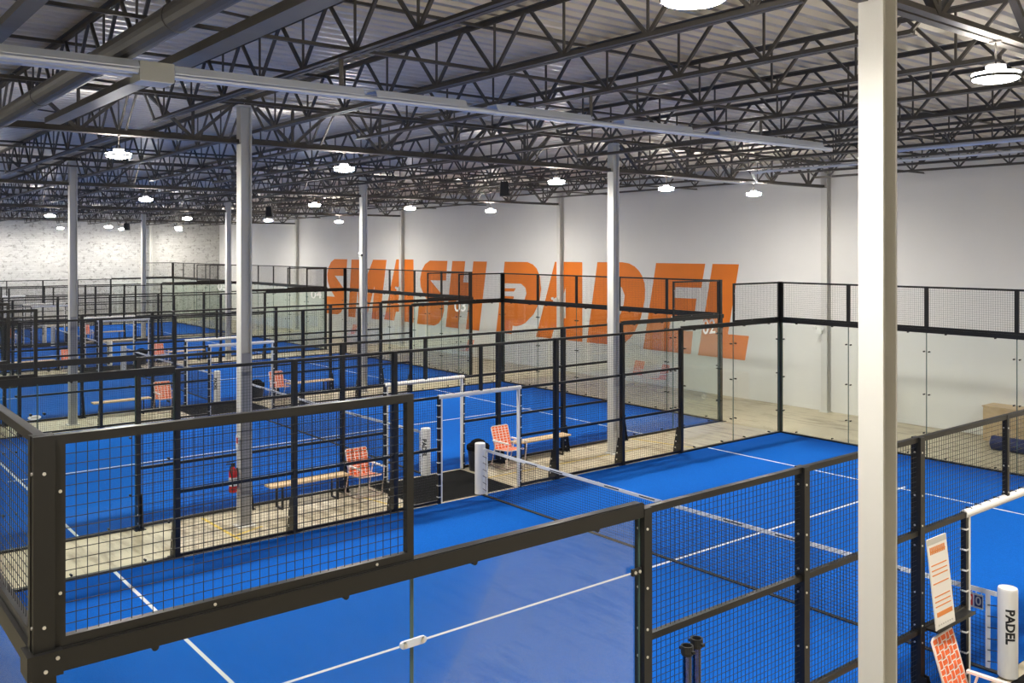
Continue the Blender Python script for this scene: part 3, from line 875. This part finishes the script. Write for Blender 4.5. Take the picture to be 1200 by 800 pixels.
for x, y, z, nm in ((-15.2, 14.70, 6.55, 'under the roof before the letters MASH'), (-30.6, 14.70, 6.42, 'near the column between third and fourth court'), (-50, 14.70, 6.2, 'near the painted brick wall')):
    t = thing('speaker', 'black loudspeaker box hung ' + nm, 'speaker', (x, y, z), math.radians(-35))
    MB().add([(-0.13, -0.12, -0.2), (0.13, -0.12, -0.2), (0.17, 0.14, -0.2), (-0.17, 0.14, -0.2), (-0.11, -0.1, 0.2), (0.11, -0.1, 0.2), (0.15, 0.1, 0.2), (-0.15, 0.1, 0.2)],
             [(3, 2, 1, 0), (4, 5, 6, 7), (0, 1, 5, 4), (1, 2, 6, 5), (2, 3, 7, 6), (3, 0, 4, 7)]).build('cabinet', M['ink'], t)
    MB().box(-0.10, 0.10, -0.128, -0.118, -0.16, 0.15).build('grille', M['bin'], t)
    MB().bar((0, 0, 0.19), (0, 0, 6.91 - z - deck_drop(x)), 0.03, 0.03).build('bracket', M['steel'], t)

# ------------------------------------------------------------------ lawn chairs
W, SH = 0.47, 0.40
def strap_mesh(Ln, wd, period, phase, amp=0.004):
    """woven strap along x from 0 to Ln: white edges, orange middle, weaving over and under"""
    m = MB()
    nn = max(2, int(Ln / period * 4))
    cols = (-0.5, -0.36, 0.36, 0.5)
    th = 0.002
    for side in (1, -1):
        vs, fs, mi = [], [], []
        for i in range(nn + 1):
            x = Ln * i / nn
            z = amp * max(-1, min(1, 1.6 * math.sin(math.pi * x / period + phase)))
            for c in cols:
                vs.append((x, c * wd, z + side * th / 2))
        for i in range(nn):
            for c in range(3):
                q = (i * 4 + c, (i + 1) * 4 + c, (i + 1) * 4 + c + 1, i * 4 + c + 1)
                b = len(m.v)
                fs.append(q if side < 0 else q[::-1]); mi.append(0 if c == 1 else 1)
        b = len(m.v)
        m.v += vs; m.f += [tuple(b + k for k in f) for f in fs]; m.m += mi
    return m

def make_chair(detail):
    t = thing('lawn_chair', 'x', 'chair')
    half = W / 2
    # local: seat faces +y; origin on the floor
    fr = MB()
    r = 0.0125
    for s in (-1, 1):
        xx = s * (half + 0.03)
        fr.tube([(xx, 0.30, 0.585), (xx, 0.27, 0.30), (xx, 0.22, 0.03), (xx, 0.18, r), (xx, -0.26, r), (xx, -0.30, 0.04), (xx, -0.22, 0.30), (xx, -0.14, 0.56)], r, 8)
    fr.tube([(-half - 0.03, 0.18, r), (half + 0.03, 0.18, r)], r, 8)
    fr.build('leg_frame', M['tube'], t, smooth=True)
    bk0, bk1 = Vector((0, -0.20, SH - 0.02)), Vector((0, -0.38, 1.00) if detail else (0, -0.36, 0.87))
    m = MB()
    m.tube([(-half, bk0.y, bk0.z), (-half, bk1.y, bk1.z - 0.02), (-half + 0.03, bk1.y, bk1.z), (half - 0.03, bk1.y, bk1.z), (half, bk1.y, bk1.z - 0.02), (half, bk0.y, bk0.z)], r, 8)
    m.build('back_frame', M['tube'], t, smooth=True)
    m = MB()
    m.tube([(-half, bk0.y, bk0.z), (-half, 0.24, SH + 0.02), (-half + 0.03, 0.27, SH + 0.02), (half - 0.03, 0.27, SH + 0.02), (half, 0.24, SH + 0.02), (half, bk0.y, bk0.z)], r, 8)
    m.build('seat_frame', M['tube'], t, smooth=True)
    for s in (-1, 1):
        m = MB().box(s * (half + 0.03) - 0.024, s * (half + 0.03) + 0.024, -0.24, 0.31, 0.575, 0.60)
        m.build('armrest', M['white'], t)
    bd = (bk1 - bk0)
    def place(o, org, ux, uz):
        uy = uz.cross(ux).normalized()
        o.matrix_local = Matrix((( ux.x, uy.x, uz.x, org.x), (ux.y, uy.y, uz.y, org.y), (ux.z, uy.z, uz.z, org.z), (0, 0, 0, 1)))
    for nm, a, d, Ln in (('back', bk0, bd.normalized(), bd.length), ('seat', Vector((0, bk0.y, bk0.z)), Vector((0, 0.46, 0.04)).normalized(), 0.46)):
        nrm = Vector((1, 0, 0)).cross(d).normalized()
        nv, nh = 5, (9 if nm == 'back' else 7)
        pv, ph = W / nv, Ln / nh
        if detail:
            for i in range(nv):
                sm = cached(('sv', nm, i % 2), lambda: strap_mesh(Ln, pv * 0.90, ph, math.pi * (i % 2)), 'webbing_strap', [M['web_orange'], M['web_white']])
                o = link('webbing_strap', sm, t)
                place(o, a + Vector((-W / 2 + pv * (i + 0.5), 0, 0)), d, nrm)
            for k in range(nh):
                sm = cached(('sh', nm, k % 2), lambda: strap_mesh(W, ph * 0.90, pv, math.pi * (k % 2 + 1)), 'webbing_strap', [M['web_orange'], M['web_white']])
                o = link('webbing_strap', sm, t)
                place(o, a + Vector((-W / 2, 0, 0)) + d * (ph * (k + 0.5)), Vector((1, 0, 0)), nrm)
        else:
            m = MB()
            for i in range(nv):
                for k in range(nh):
                    over = (i + k) % 2
                    c = a + Vector((-W / 2 + pv * (i + 0.5), 0, 0)) + d * (ph * (k + 0.5))
                    for sgn in (1, -1):
                        for (fx, fd, off, mi) in (((0.99, 0.99, 0.002, 1)), ((0.72, 0.92, 0.004, 0) if over else (0.92, 0.66, 0.004, 0))):
                            ex, ed = Vector((pv * fx / 2, 0, 0)), d * (ph * fd / 2)
                            q = [c - ex - ed, c + ex - ed, c + ex + ed, c - ex + ed]
                            q = [p + nrm * off * sgn for p in q]
                            m.add(q if sgn > 0 else q[::-1], [(0, 1, 2, 3)], mi)
            m.build('webbing', [M['web_orange'], M['web_white']], t)
    return t
chair_near = make_chair(True)
chair_near['label'] = 'orange woven lawn chair with white frame under the rules board'
chair_near.location = (0.50, 8.27, 0); chair_near.rotation_euler = (0, 0, math.radians(-87))
chair_far = make_chair(False)
spots = [(-11.5, 11.92, -90, 'orange woven lawn chair beside the black bin in the extinguisher column aisle'),
         (-11.45, 8.2, -90, 'orange woven lawn chair at the bench end in the extinguisher column aisle'),
         (-23.5, 11.92, -90, 'orange woven lawn chair beside the bin beyond the court marked 02'),
         (-23.45, 8.22, -90, 'orange woven lawn chair at the bench end beyond the court marked 02'),
         (-35.5, 11.92, -90, 'orange woven lawn chair beside the bin between third and fourth court'),
         (-35.45, 8.3, -90, 'orange woven lawn chair at the bench end between third and fourth court'),
         (-47.5, 11.92, -90, 'orange woven lawn chair beside the bin before the last court'),
         (-47.45, 8.3, -90, 'orange woven lawn chair at the bench end before the last court'),
         (-18.3, 23.05, 180, 'orange woven lawn chair against the white wall below the letter E'),
         (-17.0, 22.9, 165, 'orange woven lawn chair near the white wall turned aside below the letter E'),
         (-28.4, 22.9, 180, 'orange woven lawn chair against the white wall below the letter H'),
         (-38.9, 22.9, 180, 'orange woven lawn chair against the white wall below the letter M')]
for i, (x, y, a, lb) in enumerate(spots):
    c = chair_far if i == 0 else copy_tree(chair_far)
    c.location = (x, y, 0); c.rotation_euler = (0, 0, math.radians(a)); c['label'] = lb; c['group'] = 'orange lawn chairs'
chair_near['group'] = 'orange lawn chairs'

# ------------------------------------------------------------------ benches, bins, mats
def make_bench():
    t = thing('bench', 'x', 'bench')
    for s in (-1, 1):
        MB().box(s * 0.085 - 0.075, s * 0.085 + 0.075, -0.82, 0.82, 0.43, 0.465).build('seat_plank', M['bench'], t)
    for y in (-0.58, 0.58):
        m = MB()
        for x in (-0.13, 0.13):
            m.box(x - 0.015, x + 0.015, y - 0.015, y + 0.015, 0, 0.43)
        m.box(-0.13, 0.13, y - 0.015, y + 0.015, 0, 0.03).box(-0.13, 0.13, y - 0.015, y + 0.015, 0.40, 0.43)
        m.build('leg_frame', M['black'], t)
    return t
bench = make_bench()
bspots = [(-11.62, 7.05, 'wooden bench with black legs beside the extinguisher column'), (-11.76, 13.08, 'wooden bench with black legs next to the lawn chair and black bin'),
          (-23.6, 7.0, 'wooden bench with black legs beyond the court marked 02, away from the lettering'), (-23.7, 13.08, 'wooden bench with black legs beyond the court marked 02, towards the lettering'),
          (-35.65, 7.0, 'wooden bench with black legs between third and fourth court, away from lettering'), (-35.7, 13.08, 'wooden bench with black legs between third and fourth court, towards the lettering'),
          (-47.65, 7.0, 'wooden bench with black legs before the last court, away from lettering'), (-47.7, 13.08, 'wooden bench with black legs before the last court, towards the lettering')]
for i, (x, y, lb) in enumerate(bspots):
    c = bench if i == 0 else copy_tree(bench)
    c.location = (x, y, 0); c['label'] = lb; c['group'] = 'wooden benches'
AISLE = ['of the extinguisher column aisle', 'of the aisle beyond the court marked 02', 'between third and fourth court', 'before the last court']
bin0 = thing('waste_bin', 'x', 'bin')
MB().lathe([(0.19, 0.0), (0.235, 0.50), (0.25, 0.51), (0.25, 0.54), (0.21, 0.54), (0.20, 0.43), (0.0, 0.40)], 20).build('bin_body', M['bin'], bin0, smooth=False)
MB().lathe([(0.253, 0.46), (0.257, 0.545), (0.235, 0.57), (0.205, 0.54), (0.19, 0.48)], 20).build('bin_liner', M['rubber'], bin0)
MB().lathe([(0.205, 0.50), (0.19, 0.58), (0.14, 0.65), (0.06, 0.685), (0.0, 0.69)], 16).build('bag_top', M['rubber'], bin0)
for i, x in enumerate((-11.72, -23.72, -35.72, -47.72)):
    c = bin0 if i == 0 else copy_tree(bin0)
    c.location = (x + 0.02, 11.20, 0); c['label'] = 'black waste bin with bag beside the doorway ' + AISLE[i]; c['group'] = 'black waste bins'
    c['category'] = 'bin'
    mt = thing('doorway_mat', 'black rubber mat between the facing doorways ' + AISLE[i], 'mat', (-11.0 - 12 * i, 9.75, 0), 0, 'black doorway mats')
    MB().box(-0.95, 0.95, -1.15, 1.15, 0, 0.008).build('mat_pad', M['rubber'], mt)
    MB().box(-0.955, 0.955, -1.155, -1.145, 0, 0.010).box(-0.955, 0.955, 1.145, 1.155, 0, 0.010).box(-0.955, -0.945, -1.155, 1.155, 0, 0.010).box(0.945, 0.955, -1.155, 1.155, 0, 0.010).build('mat_border', M['bin'], mt)
mt = thing('doorway_mat', 'black rubber mat on the floor by the rules board doorway', 'mat', (0.95, 9.75, 0), 0, 'black doorway mats')
MB().box(-0.85, 0.85, -1.0, 1.0, 0, 0.008).build('mat_pad', M['rubber'], mt)

# faded floor markings
def marking(pts, w, lb):
    t = thing('floor_marking', lb, 'marking', (pts[0][0], pts[0][1], 0), 0, 'faded yellow floor markings')
    m = MB()
    o = Vector((pts[0][0], pts[0][1], 0))
    for p, q in zip(pts[:-1], pts[1:]):
        m.bar(Vector((*p, 0.001)) - o, Vector((*q, 0.001)) - o, w, 0.002)
    m.build('paint_stripe', M['yellow'], t)
marking([(-11.9, 5.1), (-10.15, 5.15)], 0.06, 'faded yellow stripe crossing the aisle at the extinguisher column')
marking([(-10.75, 5.75), (-10.55, 5.2)], 0.05, 'short faded yellow stripe in front of the extinguisher column')
marking([(-11.35, 8.05), (-10.2, 8.3)], 0.05, 'faded yellow stripe in front of the lawn chair and bench')
marking([(-11.9, 16.3), (-10.2, 16.7)], 0.06, 'faded yellow stripe crossing the aisle near the lettered wall end')
marking([(-11.0, 10.9), (-10.95, 15.6)], 0.04, 'long faded yellow stripe along the extinguisher column aisle')

# ------------------------------------------------------------------ fire extinguishers
def extinguisher(x, y, lb, sign):
    t = thing('fire_extinguisher', lb, 'extinguisher', (x, y, 0.62), 0, 'red fire extinguishers')
    MB().lathe([(0.0, 0.0), (0.065, 0.005), (0.072, 0.03), (0.072, 0.36), (0.06, 0.40), (0.03, 0.43), (0.022, 0.45), (0.0, 0.45)], 16).build('cylinder', M['red'], t, smooth=True)
    MB().box(-0.02, 0.02, -0.03, 0.03, 0.45, 0.50).box(-0.012, 0.012, -0.12, 0.03, 0.50, 0.515).box(-0.012, 0.012, -0.11, 0.02, 0.535, 0.55).build('valve_handle', M['ink'], t)
    MB().tube([(0.0, -0.03, 0.47), (0.05, -0.07, 0.42), (0.075, -0.05, 0.30), (0.078, -0.03, 0.12)], 0.011, 6).build('hose', M['ink'], t)
    MB().lathe([(0.0735, 0.12), (0.0735, 0.27)], 16).build('label_band', M['white'], t)
    MB().box(-0.03, 0.03, 0.06, 0.085, 0.1, 0.42).build('wall_bracket', M['steel'], t)
    if sign:
        s = thing('wall_sign', 'small white sign fixed above the fire extinguisher on the column', 'sign', (x + 0.05, y + 0.075, 1.38))
        MB().box(-0.05, 0.05, -0.02, 0.0, 0, 0.24).build('sign_plate', M['white'], s)
        MB().box(-0.03, 0.03, -0.0215, -0.02, 0.10, 0.20).build('sign_symbol', M['redp'], s)
extinguisher(-11.0, 5.50 - 0.185, 'red fire extinguisher on the column with the grey infill panel', True)
extinguisher(-11.0, 14.75 + 0.19, 'red fire extinguisher on the column in front of the letter D', False)

# ------------------------------------------------------------------ rules board, score cards, ball tubes
b = thing('rules_board', 'white rules board with orange lines leaning on the black mesh fence', 'board', (0.05, 8.06, 0))
tilt = 0.10
org = Vector((0.055 + tilt, 8.05, 1.085)); up = Vector((-tilt, 0, 0.88)).normalized(); Lb = Vector((-tilt, 0, 0.88)).length
nb = Vector((0, 1, 0)).cross(up).normalized()
def board_rect(u0, u1, v0, v1, d0, d1, name, mat, parent):
    m = MB(); vs = []
    base = Vector((0.05, 8.06, 0))
    for d in (d0, d1):
        for (u, v) in ((u0, v0), (u1, v0), (u1, v1), (u0, v1)):
            vs.append(org - base + Vector((0, 1, 0)) * u + up * v + nb * d)
    m.add(vs, [(3, 2, 1, 0), (4, 5, 6, 7), (0, 1, 5, 4), (1, 2, 6, 5), (2, 3, 7, 6), (3, 0, 4, 7)])
    return m.build(name, mat, parent)
pl = board_rect(0.0, 0.39, 0, Lb, 0, 0.012, 'panel', M['paper'], b)
board_rect(0.0, 0.39, Lb - 0.06, Lb, 0.012, 0.014, 'header_strip', M['board_grey'], b)
for k in range(9):
    board_rect(0.03 + 0.035 * k, 0.03 + 0.035 * k + 0.026, Lb - 0.155, Lb - 0.085, 0.012, 0.0135, 'header_mark', M['oprint'], b)
for v in (0.845, 0.70, 0.645, 0.595, 0.505, 0.37, 0.315, 0.265):
    board_rect(0.03, 0.345, v * Lb / 0.96 - 0.03, v * Lb / 0.96 - 0.018, 0.012, 0.0135, 'orange_line', M['oprint'], b)
board_rect(0.04, 0.355, 0.12, 0.165, 0.012, 0.0135, 'orange_bar', M['oprint'], b)
for k in range(7):
    board_rect(0.05 + 0.045 * k, 0.05 + 0.045 * k + 0.022, 0.035, 0.05, 0.012, 0.0135, 'foot_print', M['board_grey'], b)
sh = thing('board_ledge', 'black metal ledge holding the rules board on the fence', 'ledge', (0.052, 8.0, 1.06))
MB().box(0.0, 0.125, 0.06, 0.86, 0.0, 0.022).build('ledge_tray', M['black'], sh)
MB().box(0.118, 0.125, 0.06, 0.86, 0.022, 0.034).build('ledge_lip', M['black'], sh)

for x, ch, mt_, lb in ((-0.405, '9', 'redp', 'red score card with numeral hanging on the net'), (-0.295, '0', 'navy', 'navy score card with numeral hanging on the net')):
    t = thing('score_card', lb, 'score card', (x, 9.975, 0.70))
    MB().box(-0.052, 0.052, -0.004, 0.004, 0, 0.17).build('card', M['board_grey'], t)
    MB().box(-0.045, 0.045, -0.0055, -0.004, 0.02, 0.15).build('card_field', M[mt_], t)
    tm = text_mesh(ch, 0.14, 0.0005, bold=0.002); tm.materials.append(M['white'] if ch == '9' else M['board_grey'])
    link('numeral', tm, t, (0, -0.0065, 0.085), (math.radians(90), 0, 0))
    MB().cyl((-0.03, 0, 0.165), (-0.03, 0.012, 0.185), 0.006, 6).cyl((0.03, 0, 0.165), (0.03, 0.012, 0.185), 0.006, 6).build('ring', M['zinc'], t)

for (x, y, z, lb) in ((0.115, 4.35, 1.93, 'clear ball pick-up tube with black collar hung on the fence beside the glass'), (0.105, 4.47, 1.95, 'second clear ball pick-up tube with black collar hung on the fence')):
    t = thing('ball_tube', lb, 'ball tube', (x, y, z - 1.0))
    MB().lathe([(0.034, 0.0), (0.034, 0.95), (0.031, 0.95), (0.031, 0.0)], 16).build('tube_body', M['smoke'], t)
    MB().lathe([(0.042, 0.93), (0.048, 0.95), (0.048, 1.0), (0.036, 1.0), (0.036, 0.94)], 16).build('collar', M['ink'], t)
    MB().box(-0.07, 0.07, -0.012, 0.012, 0.955, 0.975).build('hook', M['ink'], t)
    MB().box(-0.032, -0.030, -0.01, 0.01, 0.02, 0.93).box(0.030, 0.032, -0.01, 0.01, 0.02, 0.93).build('spine', M['ink'], t)

# ------------------------------------------------------------------ by the lettered wall
t = thing('plywood_box', 'low pale plywood box against the white wall past the courts', 'box', (-6.15, YW - 0.02, 0))
MB().box(0, 4.2, -0.62, 0, 0.0, 0.86).build('box_body', M['ply'], t)
MB().box(-0.02, 4.22, -0.64, 0, 0.86, 0.89).build('box_top', M['ply'], t)
for xx in (1.2, 2.4, 3.6):
    MB().box(xx, xx + 0.01, -0.625, -0.62, 0.02, 0.85).build('panel_joint', M['bench'], t)
t = thing('mat_roll', 'long dark rubber roll with white end lying before the plywood box', 'roll', (-5.55, 22.3, 0))
MB().cyl((0.04, 0, 0.17), (3.6, 0, 0.17), 0.17, 18).build('roll_body', M['navy'], t)
MB().cyl((0.0, 0, 0.17), (0.04, 0, 0.17), 0.09, 14).build('roll_core', M['white'], t)
for x, z, nm in ((-11.18, 2.35, 'past the letter L'), (-23.2, 2.75, 'crossing the A of PADEL'), (-35.2, 2.8, 'crossing the A of SMASH')):
    t = thing('emergency_light', 'small white twin-head emergency light on the wall column ' + nm, 'emergency light', (x, YW - 0.24, z))
    MB().box(-0.06, 0.14, -0.03, 0.03, 0, 0.14).build('case', M['white'], t)
    for dx in (-0.08, 0.16):
        MB().cyl((dx, 0, 0.17), (dx, -0.07, 0.15), 0.045, 12, 0.055).build('lamp_head', M['white'], t)
    MB().box(-0.10, 0.18, -0.012, 0.012, 0.13, 0.16).build('head_bar', M['white'], t)
t = thing('security_camera', 'white security camera on the column in front of the letter M', 'camera', (-23.05, 14.56, 4.72))
MB().cyl((0.10, -0.02, 0.02), (0.34, -0.06, -0.02), 0.045, 12).build('camera_body', M['white'], t)
MB().bar((0.0, 0.04, 0), (0.14, 0.0, 0.0), 0.03, 0.03).build('camera_arm', M['white'], t)
MB().cyl((0.34, -0.06, -0.02), (0.36, -0.064, -0.024), 0.035, 12).build('camera_lens', M['ink'], t)
t = thing('glass_sticker', 'white oval sticker on the side glass of the court marked 02', 'sticker', (-12 + 0.007, 2.36, 2.13))
m = MB(); n_ = 24
ring = [(0.001, (0.10 * math.cos(2 * math.pi * k / n_)), 0.038 * math.sin(2 * math.pi * k / n_)) for k in range(n_)]
m.add([(0, y, z) for _, y, z in ring] + [(0.0015, y, z) for _, y, z in ring], [tuple(range(n_, 2 * n_))] + [(k, (k + 1) % n_, n_ + (k + 1) % n_, n_ + k) for k in range(n_)])
m.build('sticker_sheet', M['white'], t)
MB().box(0.0015, 0.002, -0.055, 0.055, -0.012, 0.012).build('sticker_print', M['board_grey'], t)
